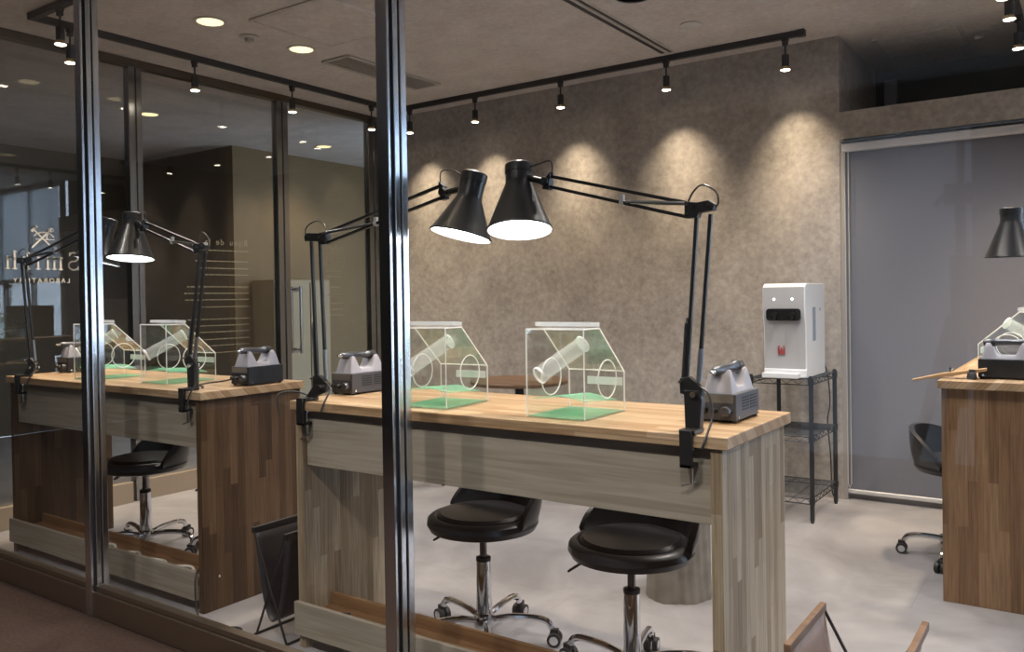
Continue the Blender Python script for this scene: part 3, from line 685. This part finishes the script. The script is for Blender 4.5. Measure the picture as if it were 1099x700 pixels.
# ------------------------------------------------------------------ acrylic dust boxes
def ring_hole(mb, w_of, c, r, n=32): pass
def sheet(mb, quad, n, t):
    """flat sheet with clear faces (slot 0) and bright edges (slot 1); quad: corner loop, n normal"""
    n = V(n).normalized()*t/2; a = [V(p)-n for p in quad]; b = [V(p)+n for p in quad]; k = len(quad)
    mb.slot(0)._add(a+b, [tuple(range(k-1,-1,-1)), tuple(range(k,2*k))])
    mb.slot(1)._add(a+b, [(i,(i+1)%k,k+(i+1)%k,k+i) for i in range(k)])
def dust_proto():
    t = thing('dust_box', '', 'dust box', (0,0,0), 0, 'clear acrylic dust boxes on the workbenches')
    W, D, H, h2, yf = .10, .125, .265, .125, -.03      # half width, half depth, front height, back height, end of flat top
    e = .005
    b = MB(); sheet(b, [(-W,-D,0),(W,-D,0),(W,-D,H),(-W,-D,H)], (0,1,0), e); b.build('front_panel', [ACR, ACREDGE], t)
    for s in (-1,1):
        b = MB(); sheet(b, [(s*W,-D,0),(s*W,D,0),(s*W,D,h2),(s*W,yf,H),(s*W,-D,H)], (1,0,0), e)
        sp = b.build('side_panel', [ACR, ACREDGE], t)
        g = MB(); cy, cz, r = .015, .110, .058
        g.tube([(s*W, cy+r*cos(2*pi*i/36), cz+r*sin(2*pi*i/36)) for i in range(37)], .0022, 6)
        g.build('arm_hole', ACREDGE, sp)
    b = MB(); sheet(b, [(-W,D,0),(W,D,0),(W,D,h2),(-W,D,h2)], (0,1,0), e); bp = b.build('back_panel', [ACR, ACREDGE], t)
    MB().box((-.030,D-.0046,.080),(.095,D-.0027,.105)).build('label_strip', WHITETAPE, bp)
    nrm = V((0, H-h2, D-yf))
    b = MB(); sheet(b, [(-W,D,h2),(W,D,h2),(W,yf,H),(-W,yf,H)], nrm, e); b.build('viewing_window', [ACRG, ACREDGE], t)
    b = MB(); sheet(b, [(-W,-D,H),(W,-D,H),(W,yf,H),(-W,yf,H)], (0,0,1), e); b.build('top_panel', [ACR, ACREDGE], t)
    b = MB(); sheet(b, [(-W*.97,yf-.048,H+.014),(W*.97,yf-.048,H+.014),(W*.97,yf+.006,H+.011),(-W*.97,yf+.006,H+.011)], (0,.1,1), .013)
    b.build('hinged_lid', [ACRTUBE, frosted('acrylic_lid_edge', (.80,.83,.85), .45)], t)
    MB().box((-W+.004,-D+.004,.001),(W-.004,D-.004,.004)).build('green_mat', GREENMAT, t)
    def tray(u, v):
        x = (-1+2*u)*(W-.006); y = -.105+v*.19
        return (x, y, .052 + .016*(1-abs(2*u-1)) - .012*v)
    MB().grid(tray, 9, 9).build('inner_tray', GREENTRAY, t, solid=.002)
    p = V((-.055,-.128,.125)); q = V((.012,.025,.215)); d = (q-p).normalized()
    mt = d.to_track_quat('Z','Y').to_matrix().to_4x4(); mt.translation = p; ln = (q-p).length
    n_ = MB().lathe([(.026,0),(.026,ln),(.022,ln),(.022,0)], 28, mt, closed=True).build('suction_nozzle', ACRTUBE, t)
    MB().lathe([(.0265,0),(.0272,.003),(.0272,.006),(.0265,.008)], 28, mt, closed=True).lathe([(.0265,ln-.006),(.0272,ln-.004),(.0272,ln)], 28, mt).build('collar', ACREDGE, n_)
    return t
dp = dust_proto()
DUST = [(-1.305, 2.215, 0, 'clear acrylic dust box on the middle workbench, the one under the right desk lamp'),
        (-1.835, 2.215, R(4), 'clear acrylic dust box on the middle workbench, cut by the thick steel mullion'),
        (-3.46, 2.27, R(0), 'clear acrylic dust box on the left workbench, beside the lamp arm'),
        (-3.98, 2.235, R(-2), 'clear acrylic dust box on the left workbench, crossed by the left mullion'),
        (-.285, 4.27, R(90), 'clear acrylic dust box on the right-hand workbench, cut by the picture edge')]
for i, (x, y, rz, lab) in enumerate(DUST):
    o = dp if i == 0 else copy_tree(dp)
    o.location = (x, y, .90); o.rotation_euler = (0,0,rz); o['label'] = lab

# ------------------------------------------------------------------ rotary tool control units with handpieces
def unit_proto(case):
    t = thing('motor_unit', '', 'motor control unit', (0,0,0), 0, 'rotary tool control boxes on the workbenches')
    w, d, h = .056, .098, .076
    c = MB().box((-w,-d,.006),(w,d,.006+h)).build('case', case, t, bevel=.004)
    v = MB()
    for s in (-1,1):
        for g in (-.020,.045):
            for i in range(5): v.bar((s*(w+.0004), g-.026, .034+.0085*i),(s*(w+.0004), g+.026, .034+.0085*i), .0032, .0016, up=(1,0,0))
    v.build('vent', GASKET, c)
    f = MB()
    for s in (-1,1):
        for y in (-.080,.080): f.cyl((s*w, y, .016),(s*(w+.002), y, .016), .0045, n=12)
    f.build('screw', CHROME, c)
    MB().box((-.048,-d-.0012,.056),(.048,-d+.001,.078)).build('name_plate', plain('plate_grey', (.20,.19,.17), .4, .4) if 'plate_grey' not in bpy.data.materials else bpy.data.materials['plate_grey'], c)
    for x, r, l in ((-.034,.009,.018),(-.004,.008,.022),(.030,.015,.020)):
        MB().lathe([(0,0),(r,0),(r,l*.7),(r*.85,l),(0,l)], 20, M.Translation((x,-d,.034)) @ M.Rotation(R(90),4,'X')).build('knob', HANDLE if r > .01 else BLACKMATTE, t)
    for sx in (-1,1):
        for sy in (-1,1): MB().cyl((sx*.045, sy*.085, 0),(sx*.045, sy*.085, .008), .008, n=14).build('foot', BLACKMATTE, t)
    z0 = .006+h
    def cr(u, v):
        x = (2*u-1); y = (2*v-1)
        px = .042*x; py = .088*y
        ridge = min(1, max(0, (abs(y)-.30)/.45)); ridge = ridge*ridge*(3-2*ridge)
        groove = .70+.30*min(1,(abs(x)/.55)**2)
        edge = min(1, (1-abs(x))/.18, (1-abs(y))/.12); edge = max(0, edge)**.5
        z = z0 + edge*(.014 + .050*ridge*groove)
        return (px*(1-.22*ridge*edge*abs(x)), py*(1-.10*edge*ridge), z)
    MB().grid(cr, 25, 33).build('cradle', CRADLE, t)
    return t
def handpiece_proto():
    t = thing('handpiece', '', 'rotary handpiece', (0,0,0), 0, 'rotary handpieces lying on their control boxes')
    mt = M.Rotation(R(-90),4,'X')
    MB().lathe([(0,-.100),(.010,-.099),(.0135,-.090),(.0135,-.035),(.0125,-.032),(.0125,.030),(.0155,.036),(.0155,.075),(.010,.083),(0,.084)], 24, mt).build('body', HANDLE, t)
    MB().lathe([(0,-.118),(.0045,-.117),(.0055,-.106),(.009,-.098)], 16, mt).build('nose', CHROME, t)
    MB().lathe([(.0158,.040),(.0165,.043),(.0165,.052),(.0158,.055)], 24, mt).build('grip_ring', BLACKMATTE, t)
    return t
u0 = unit_proto(CASEGREY); u1 = copy_tree(u0)
for ch in u1.children:
    if ch.name.startswith('case'): ch.data = ch.data.copy(); ch.data.materials[0] = CASEBLACK
h0 = handpiece_proto()
UNITS = [('g', -2.352, 2.330, 0, 'grey control box with cradle at the left end of the middle workbench'),
         ('g', -.868, 2.345, 0, 'grey control box with cradle at the right end of the middle workbench'),
         ('b', -3.012, 2.36, R(3), 'dark blue-black control box at the right end of the left workbench'),
         ('b', -4.575+.1, 2.35, R(0), 'dark control box at the far left end of the left workbench'),
         ('b', -.285, 3.93, R(90), 'black control box at the front of the right-hand workbench')]
used = {'g': 0, 'b': 0}
for i, (k, x, y, rz, lab) in enumerate(UNITS):
    src = u0 if k == 'g' else u1
    o = src if not used[k] else copy_tree(src); used[k] = 1
    o.location = (x, y, .90); o.rotation_euler = (0,0,rz); o['label'] = lab
    p = h0 if i == 0 else copy_tree(h0)
    p.location = (x, y, .90+.006+.076+.052+.0135); p.rotation_euler = (R(3 if i == 1 else -1), 0, rz + R((0,-4,3,-16,0)[i]))
    p['label'] = ('grey handpiece resting on the control box at the left end of the middle workbench', 'grey handpiece resting on the control box beside the right lamp clamp', 'dark handpiece lying on the dark box at the right end of the left workbench',
                  'thin handpiece lying across the control box at the far left', 'long dark handpiece lying on the black box of the right-hand workbench')[i]

# ------------------------------------------------------------------ stools
def stool_proto():
    t = thing('work_stool', '', 'stool', (0,0,0), 0, 'black padded work stools on chrome star bases')
    st = MB().lathe([(0,.405),(.10,.405),(.168,.409),(.195,.418),(.206,.438),(.203,.457),(.191,.467),(.176,.469),(.166,.461)], 48).build('seat', LEATHER, t)
    MB().lathe([(.167,.452),(.1655,.470),(.156,.480),(.10,.486),(0,.487)], 48).build('seat_pad', LEATHER, st)
    MB().lathe([(.1665+.0035*cos(a*pi/4), .4625+.0035*sin(a*pi/4)) for a in range(8)], 48, closed=True).build('piping', BLACKMATTE, st)
    def back(u, v):
        a = R(90 - (u-.5)*176); c = abs(u-.5)*2
        top = .468 + .150*max(0, 1-c**2.4)**.8
        z = .440 + (top-.440)*v
        r = .188 + .022*v + .008*sin(v*pi)
        return (r*cos(a), r*sin(a)*1.02, z)
    MB().grid(back, 49, 9).build('backrest', LEATHER, t, solid=.022, bevel=.006, sub=1)
    MB().lathe([(0,.395),(.075,.395),(.085,.405),(0,.406)], 28).build('seat_plate', BLACKMATTE, t)
    lv = MB(); lv.tube([(-.05,-.03,.395),(-.13,-.06,.388),(-.155,-.068,.372)], .0045, 8, 4).bar((-.150,-.067,.378),(-.195,-.083,.345), .022, .007); lv.build('lever', BLACKMATTE, t)
    MB().cyl((0,0,.27),(0,0,.398), .0135, n=20).build('gas_piston', plain('piston_dark', (.16,.16,.17), .2, 1.0), t)
    c = MB().lathe([(0,.075),(.029,.075),(.027,.30),(.0245,.303)], 28).build('column', CHROME, t)
    MB().lathe([(.026,.292),(.0275,.296),(.0275,.308),(.018,.310),(.0,.311)], 24).build('collar', BLACKMATTE, c)
    MB().lathe([(0,.050),(.036,.052),(.040,.070),(.036,.098),(.029,.104),(0,.105)], 28).build('hub', CHROME, t)
    for k in range(5):
        a = R(90+72*k+20); dx, dy = cos(a), sin(a)
        l = MB(); l.tube([(dx*.03,dy*.03,.080),(dx*.10,dy*.10,.094),(dx*.19,dy*.19,.096),(dx*.235,dy*.235,.086),(dx*.252,dy*.252,.062)], .012, 10, 5)
        lg = l.build('leg', CHROME, t)
        w = MB(); px, py = -dy, dx
        cx, cy = dx*.262, dy*.262
        for s in (-1,1): w.cyl((cx+px*s*.006, cy+py*s*.006, .025),(cx+px*s*.024, cy+py*s*.024, .025), .025, n=20)
        w.bar((cx-px*.010, cy-py*.010, .050),(cx+px*.010, cy+py*.010, .050), .030, .022).cyl((dx*.252,dy*.252,.05),(dx*.252,dy*.252,.072), .006, n=10)
        w.slot(1)
        for s in (-1,1): w.cyl((cx+px*s*.0235, cy+py*s*.0235, .025),(cx+px*s*.0248, cy+py*s*.0248, .025), .016, n=16)
        w.build('caster', [CASTER, CHROME], lg)
    return t
s0 = stool_proto()
STOOLS = [(-1.845,2.44,R(-16),'black work stool under the middle workbench, next to the thick steel mullion'),
          (-1.235,2.43,R(-8),'black work stool under the middle workbench, in front of the log stump'),
          (-3.985,2.41,R(-12),'black work stool under the left workbench, right of the left mullion'),
          (-3.46,2.60,R(30),'black work stool mostly hidden by the side panel of the left workbench'),
          (-.50,4.38,R(75),'black work stool half hidden behind the right-hand workbench')]
for i, (x, y, rz, lab) in enumerate(STOOLS):
    o = s0 if i == 0 else copy_tree(s0)
    o.location = (x, y, 0); o.rotation_euler = (0,0,rz); o['label'] = lab

# ------------------------------------------------------------------ log stump, round table, small stool behind
t = thing('log_stump', 'pale bark log stump standing behind the right stool of the middle workbench', 'log stump', (-1.44, 3.26, 0))
def bark(u, v):
    a = 2*pi*u; r = .125 + .006*sin(3*a+1) + .004*sin(7*a) + .0025*sin(19*a+4*v) + .006*(1-v)**3
    return (r*cos(a), r*sin(a), v*.42)
MB().grid(bark, 96, 12, True).build('bark', LOG, t)
MB()._add([(bark(i/96,1)[0], bark(i/96,1)[1], .42) for i in range(96)], [tuple(range(96))]).build('cut_top', LOGTOP, t)

t = thing('round_table', 'round brown pedestal table behind the middle workbench by the plaster wall', 'table', (-3.05, 4.45, 0))
MB().lathe([(0,.702),(.30,.702),(.315,.708),(.318,.722),(.310,.730),(0,.730)], 56).build('tabletop', TABLEBROWN, t)
MB().cyl((0,0,.02),(0,0,.702), .03, n=24).build('pedestal', BLACKMETAL, t)
MB().lathe([(0,0),(.20,0),(.205,.006),(.18,.016),(.05,.026),(0,.026)], 48).build('base', BLACKMETAL, t)
t = thing('side_stool', 'low dark stool with splayed legs, one leg showing beside the mullion under the apron', 'stool', (-3.80, 4.27, 0))
MB().lathe([(0,.40),(.155,.40),(.165,.41),(.165,.43),(.155,.44),(0,.445)], 40).build('seat', LEATHER, t)
for a in (15,105,195,285):
    MB().cyl((cos(R(a))*.21, sin(R(a))*.21, 0),(cos(R(a))*.12, sin(R(a))*.12, .402), .009, .014, n=12).build('leg', BLACKMATTE, t)

# ------------------------------------------------------------------ wire rack + water dispenser
RX0, RX1, RY0, RY1 = -1.595, -1.262, 4.66, 5.17
t = thing('wire_rack', 'dark three-shelf wire rack standing against the wall by the blind', 'wire rack', ((RX0+RX1)/2, (RY0+RY1)/2, 0))
hx, hy = (RX1-RX0)/2, (RY1-RY0)/2
for sx in (-1,1):
    for sy in (-1,1):
        p = MB(); p.cyl((sx*hx,sy*hy,.012),(sx*hx,sy*hy,.80), .0125, n=16).cyl((sx*hx,sy*hy,0),(sx*hx,sy*hy,.02), .009, .009, n=12).cyl((sx*hx,sy*hy,.80),(sx*hx,sy*hy,.806), .010, n=12)
        for z in (.12,.46,.775): p.cyl((sx*hx,sy*hy,z-.018),(sx*hx,sy*hy,z+.018), .0155, .0165, n=16)
        p.build('post', WIRE, t)
for z in (.12,.46,.775):
    s = MB(); r = .0035
    for zz in (z+.012, z-.018):
        for a, b in (((-hx,-hy),(hx,-hy)),((hx,-hy),(hx,hy)),((hx,hy),(-hx,hy)),((-hx,hy),(-hx,-hy))): s.cyl((*a,zz),(*b,zz), r, n=6)
    for a, b in (((-hx,-hy),(hx,-hy)),((hx,-hy),(hx,hy)),((hx,hy),(-hx,hy)),((-hx,hy),(-hx,-hy))):
        a = V((*a,0)); b = V((*b,0)); n = 10 if abs(a.x-b.x) > .01 else 14
        s.tube([a.lerp(b,i/n)+V((0,0,z+(.010 if i%2 else -.016))) for i in range(n+1)], .002, 5)
    for i in range(1,20): s.cyl((-hx, -hy+2*hy*i/20, z+.014),(hx, -hy+2*hy*i/20, z+.014), .002, n=5)
    for x in (-.06,.06): s.cyl((x,-hy,z+.009),(x,hy,z+.009), .003, n=6)
    s.build('shelf', WIRE, t)

t = thing('water_dispenser', 'white countertop water dispenser on the wire rack', 'water dispenser', (-1.405, 4.86, .792))
w, d = .118, .20
prof = [(-d+.012,.0),(d,.0),(d,.515),(d-.015,.525),(-d+.03,.525),(-d,.505),(-d-.004,.40),(-d,.335),(-d+.014,.30),(-d+.020,.05),(-d+.012,.045)]
MB().prism(prof, -w, w, 'x').build('body', WHITEP, t, bevel=.010, seg=3)
fp = MB(); pf = [(-d-.003,.505),(-d-.007,.40),(-d-.003,.335),(-d+.011,.30),(-d+.016,.05)]
fp.prism(pf + [(y+.008, z) for y, z in reversed(pf)], -w+.006, w-.006, 'x'); fp.build('front_panel', FRONTP, t, bevel=.002)
rc = MB().prism(rounded(.19,.066,.018,6,0,.352), -d-.013, -d+.004, 'y').build('faucet_recess', plain('recess_black', (.012,.012,.014), .25), t)
for x in (-.045,.05):
    f = MB(); f.cyl((x,-d-.010,.350),(x,-d-.030,.350), .018, n=20).cyl((x,-d-.026,.350),(x,-d-.026,.318), .008, n=14).bar((x,-d-.030,.352),(x,-d-.034,.352), .034, .012)
    f.build('faucet', BLACKMETAL, t)
MB().cyl((-.052,-d-.0035,.437),(-.052,-d-.007,.437), .0065, n=16).cyl((.048,-d-.0035,.437),(.048,-d-.007,.437), .0065, n=16).build('indicator_light', LEDGLOW, t)
lg = MB(); x0 = -.037
for i, (wd, hh) in enumerate(((.006,.036),(.004,.026),(.006,.036),(.004,.026),(.006,.036))): lg.box((x0+i*.008, -d+.0085-.002, .130),(x0+i*.008+wd, -d+.0125-.002+.001, .130+hh))
lg.box((x0,-d+.0068,.170),(x0+.010,-d+.011,.176)).box((x0+.028,-d+.0068,.170),(x0+.038,-d+.011,.176))
lg.build('red_mark', REDM, t)
MB().box((-w+.006,-d-.050,.0),(w-.030,-d+.02,.030)).build('drip_tray', WHITEP, t, bevel=.006)
MB().box((w-.0005,-.06,.20),(w+.0012,.0,.39)).box((w-.0005,.085,.368),(w+.0012,.105,.384)).build('side_sticker', STICKER, t)
b = MB(); b.tube([(-1.34,5.066,.88),(-1.325,5.15,.86),(-1.31,5.205,.76),(-1.30,5.21,.60),(-1.315,5.21,.48),(-1.30,5.21,.28),(-1.295,5.22,.06),(-1.27,5.25,.006)], .004, 8, 8)
tag(b.build('power_cord', BLACKMATTE), 'black power cord hanging from the water dispenser down the wire rack', 'cord')

# ------------------------------------------------------------------ folding leather sling stands
def sling_stand(label, x0, x1, y0, y1, H, m):
    t = thing('sling_stand', label, 'sling stand', ((x0+x1)/2, (y0+y1)/2, 0), 0, 'folding stands with a leather sling')
    w = (x1-x0)/2; d = (y1-y0)/2
    for s in (-1,1):
        MB().bar((s*w,-d,H),(s*w,d,H), .016, .022).build('top_bar', TABLEBROWN if m is SLING else BLACKMETAL, t, bevel=.003)
    for sy in (-1,1):
        for s in (-1,1): MB().cyl((s*w, sy*d*.96, H),(-s*w, sy*d*.96+s*.005, .006), .0045, n=8).build('cross_leg', BLACKMETAL, t)
    for s in (-1,1): MB().cyl((s*w,-d,.006),(s*w,d,.006), .005, n=8).build('foot_bar', BLACKMETAL, t)
    def sl(u, v):
        a = 2*u-1
        return (a*w*.98, (2*v-1)*d*.93, .07 + (H-.07)*abs(a)**2.2)
    MB().grid(sl, 33, 9).build('sling', m, t, solid=.004)
    return t
sling_stand('brown leather sling stand at the bottom edge right of the middle workbench', -.575, -.335, 1.90, 2.215, .45, SLING)
sling_stand('black leather sling stand in the gap between left and middle workbenches', -2.60, -2.42, 2.0, 2.30, .40, SLINGDARK)

# ------------------------------------------------------------------ small things on the right-hand workbench
t = thing('bench_pin', 'wooden bench pin sticking out over the left edge of the right-hand workbench', 'bench pin', (-.48, 3.86, .90))
MB().prism([(-.02,.006),(.13,.034),(.13,.046),(-.03,.020),(-.145,-.010),(-.145,-.016)], -.025, .025).build('pin', BENCHPIN, t, bevel=.002)
c = MB(); c.box((-.010,-.018,0),(.012,.018,.018)).cyl((.001,0,.018),(.001,0,.040), .005, n=12).cyl((.001,0,.036),(.001,0,.044), .009, n=14); c.build('clamp', CHROME, t)
t = thing('small_jar', 'small dark round jar in front of the dust box on the right-hand workbench', 'jar', (-.40, 3.83, .90))
MB().lathe([(0,0),(.016,0),(.019,.006),(.017,.024),(.010,.032),(0,.033)], 24).build('body', BLACKMATTE, t); MB().lathe([(.011,.031),(.012,.040),(0,.041)], 20).build('lid', BLACKMATTE, t)
tag(MB().prism(rounded(.03,.045,.008), 0, .04, 'z').build('wax_block', ORANGE, loc=(-.355, 3.94, .90), bevel=.003), 'small orange block beside the black control box on the right-hand workbench', 'block')

# cables on the left workbench trough and between the benches
b = MB(); pts = [(-3.95+.10*i, 2.085+.02*(-1)**i, .131+.004*(i%3)) for i in range(11)]
b.tube(pts, .006, 8, 6)
tag(b.build('extension_cord', plain('cord_white', (.72,.70,.66), .5)), 'white extension cord zigzagging in the cable trough of the left workbench', 'cord')
b = MB(); b.tube([(-3.02,2.06,.168),(-2.98,2.02,.172),(-2.955,1.993,.15),(-2.95,1.99,.06),(-2.92,1.985,.006),(-2.80,1.96,.005),(-2.70,2.01,.005),(-2.62,1.95,.005)], .004, 8, 6)
tag(b.build('power_cord', BLACKMATTE), 'black power cord trailing on the floor from the left workbench end', 'cord')
b = MB(); b.tube([(-2.365,2.07,.132),(-2.33,2.06,.140),(-2.28,2.07,.132),(-2.2,2.11,.130)], .004, 8, 6)
tag(b.build('power_cord', BLACKMATTE), 'black power cord lying in the cable trough of the middle workbench', 'cord')
b = MB(); b.tube([(-3.07,2.30,.93),(-3.13,2.27,.915),(-3.20,2.24,.906),(-3.17,2.17,.905),(-3.09,2.14,.906),(-3.04,2.10,.906)], .0035, 8, 6)
tag(b.build('power_cord', BLACKMATTE), 'black cord looping beside the control box on the left workbench', 'cord')
b = MB(); b.tube([(-2.35,2.14,.925),(-2.37,2.10,.91),(-2.42,2.07,.925),(-2.43,2.0,.925),(-2.425,1.985,.88),(-2.41,1.985,.85)], .0035, 8, 6)
tag(b.build('power_cord', BLACKMATTE), 'black cord hanging over the left end of the middle workbench', 'cord')

# ------------------------------------------------------------------ passage beyond the partition
t = thing('low_cabinet', 'beige two-door low cabinet seen through the glass door at the left', 'cabinet', (-6.81, 5.80, 0))
MB().box((-.18,-.37,.0),(.15,.37,1.48)).build('body', CABIN, t, bevel=.004)
for y0, y1 in ((-.355,.08),(.095,.355)): MB().box((.15,y0,.04),(.168,y1,1.455)).build('door', CABIN, t, bevel=.004)
t = thing('display_stand', 'brown open display shelf by the right window, mirrored faintly in the left glass', 'display shelf', (.74, 5.05, 0))
for x in (-.30,.30): MB().box((x-.012,-.14,0),(x+.012,.14,1.26)).build('side_panel', TABLEBROWN, t, bevel=.002)
for z in (.30,.56,.82,1.04,1.24): MB().box((-.288,-.14,z),(.288,.14,z+.02)).build('shelf', TABLEBROWN, t, bevel=.002)
for i, (x, z, hh) in enumerate(((-.2,1.06,.12),(0.02,1.06,.10),(.2,.84,.13),(-.1,.84,.11),(.1,.58,.14))):
    tag(MB().box((-.05,-.05,0),(.05,.05,hh)).build('gift_box', DISPLAYW, loc=(.74+x, 5.05, z+.0005), bevel=.003), 'small pale box on the brown display shelf by the right window', 'box', 'small pale boxes on the display shelf')

# ------------------------------------------------------------------ tripod standing outside beside the camera (mirrored in the glass)
t = thing('tripod', 'tall dark tripod on the corridor carpet, mirrored faintly in the right glass', 'tripod', (-.42, -.10, 0))
MB().cyl((0,0,.80),(0,0,1.66), .020, n=16).cyl((0,0,1.10),(0,0,1.40), .040, n=16).build('centre_column', BLACKMATTE, t)
MB().box((-.055,-.04,1.60),(.05,.04,1.68)).cyl((-.05,0,1.64),(-.09,.02,1.60), .012, n=10).cyl((0,0,1.68),(0,0,2.0), .014, n=12).build('head', BLACKMATTE, t)
for a in (100, 200, 330): MB().cyl((cos(R(a))*.03, sin(R(a))*.03, 1.16),(cos(R(a))*.36, sin(R(a))*.30, .0), .028, .013, n=12).build('leg', BLACKMATTE, t)

# ------------------------------------------------------------------ daylight and camera
wd = bpy.data.worlds.new('World'); sc.world = wd; wd.use_nodes = True
nt = wd.node_tree; bg = nt.nodes['Background']; bg.inputs['Color'].default_value = (.62,.78,1.0,1)
tc = node(nt, 'ShaderNodeTexCoord'); sp = node(nt, 'ShaderNodeSeparateXYZ'); mr = node(nt, 'ShaderNodeMapRange')
mr.inputs['From Min'].default_value = -.7; mr.inputs['From Max'].default_value = .9; mr.inputs['To Min'].default_value = .45; mr.inputs['To Max'].default_value = 8.0
L(nt, tc.outputs['Generated'], sp.inputs[0]); L(nt, sp.outputs['Y'], mr.inputs['Value']); L(nt, mr.outputs['Result'], bg.inputs['Strength'])   # open street behind the shop, shaded court on the other side

yaw, pitch, roll, f, cy = -6.08253041e-01, -1.14003038e-02, -1.56986129e-02, 8.93471358e+02, 330.0677
fw = V((sin(yaw)*cos(pitch), cos(yaw)*cos(pitch), sin(pitch)))
r0 = V((cos(yaw), -sin(yaw), 0)); u0_ = r0.cross(fw)
rt = cos(roll)*r0 + sin(roll)*u0_; up = -sin(roll)*r0 + cos(roll)*u0_
cam = bpy.data.cameras.new('Camera'); co = bpy.data.objects.new('Camera', cam); COL.objects.link(co)
co.matrix_world = M(((rt.x,up.x,-fw.x,0),(rt.y,up.y,-fw.y,0),(rt.z,up.z,-fw.z,1.26),(0,0,0,1)))
cam.sensor_fit = 'HORIZONTAL'; cam.sensor_width = 36; cam.lens = f*36/1099
cam.shift_x = 0; cam.shift_y = (cy-350)/1099
cam.clip_start = .02
sc.camera = co

sc.view_settings.view_transform = 'Standard'; sc.view_settings.look = 'None'; sc.view_settings.gamma = 1; sc.view_settings.exposure = .16
try: sc.view_settings.use_curve_mapping = False
except Exception: pass
cy_ = sc.cycles
cy_.max_bounces = 10; cy_.transparent_max_bounces = 40; cy_.glossy_bounces = 5; cy_.diffuse_bounces = 5
cy_.sample_clamp_indirect = 4; cy_.caustics_reflective = False; cy_.caustics_refractive = False
cy_.use_denoising = True
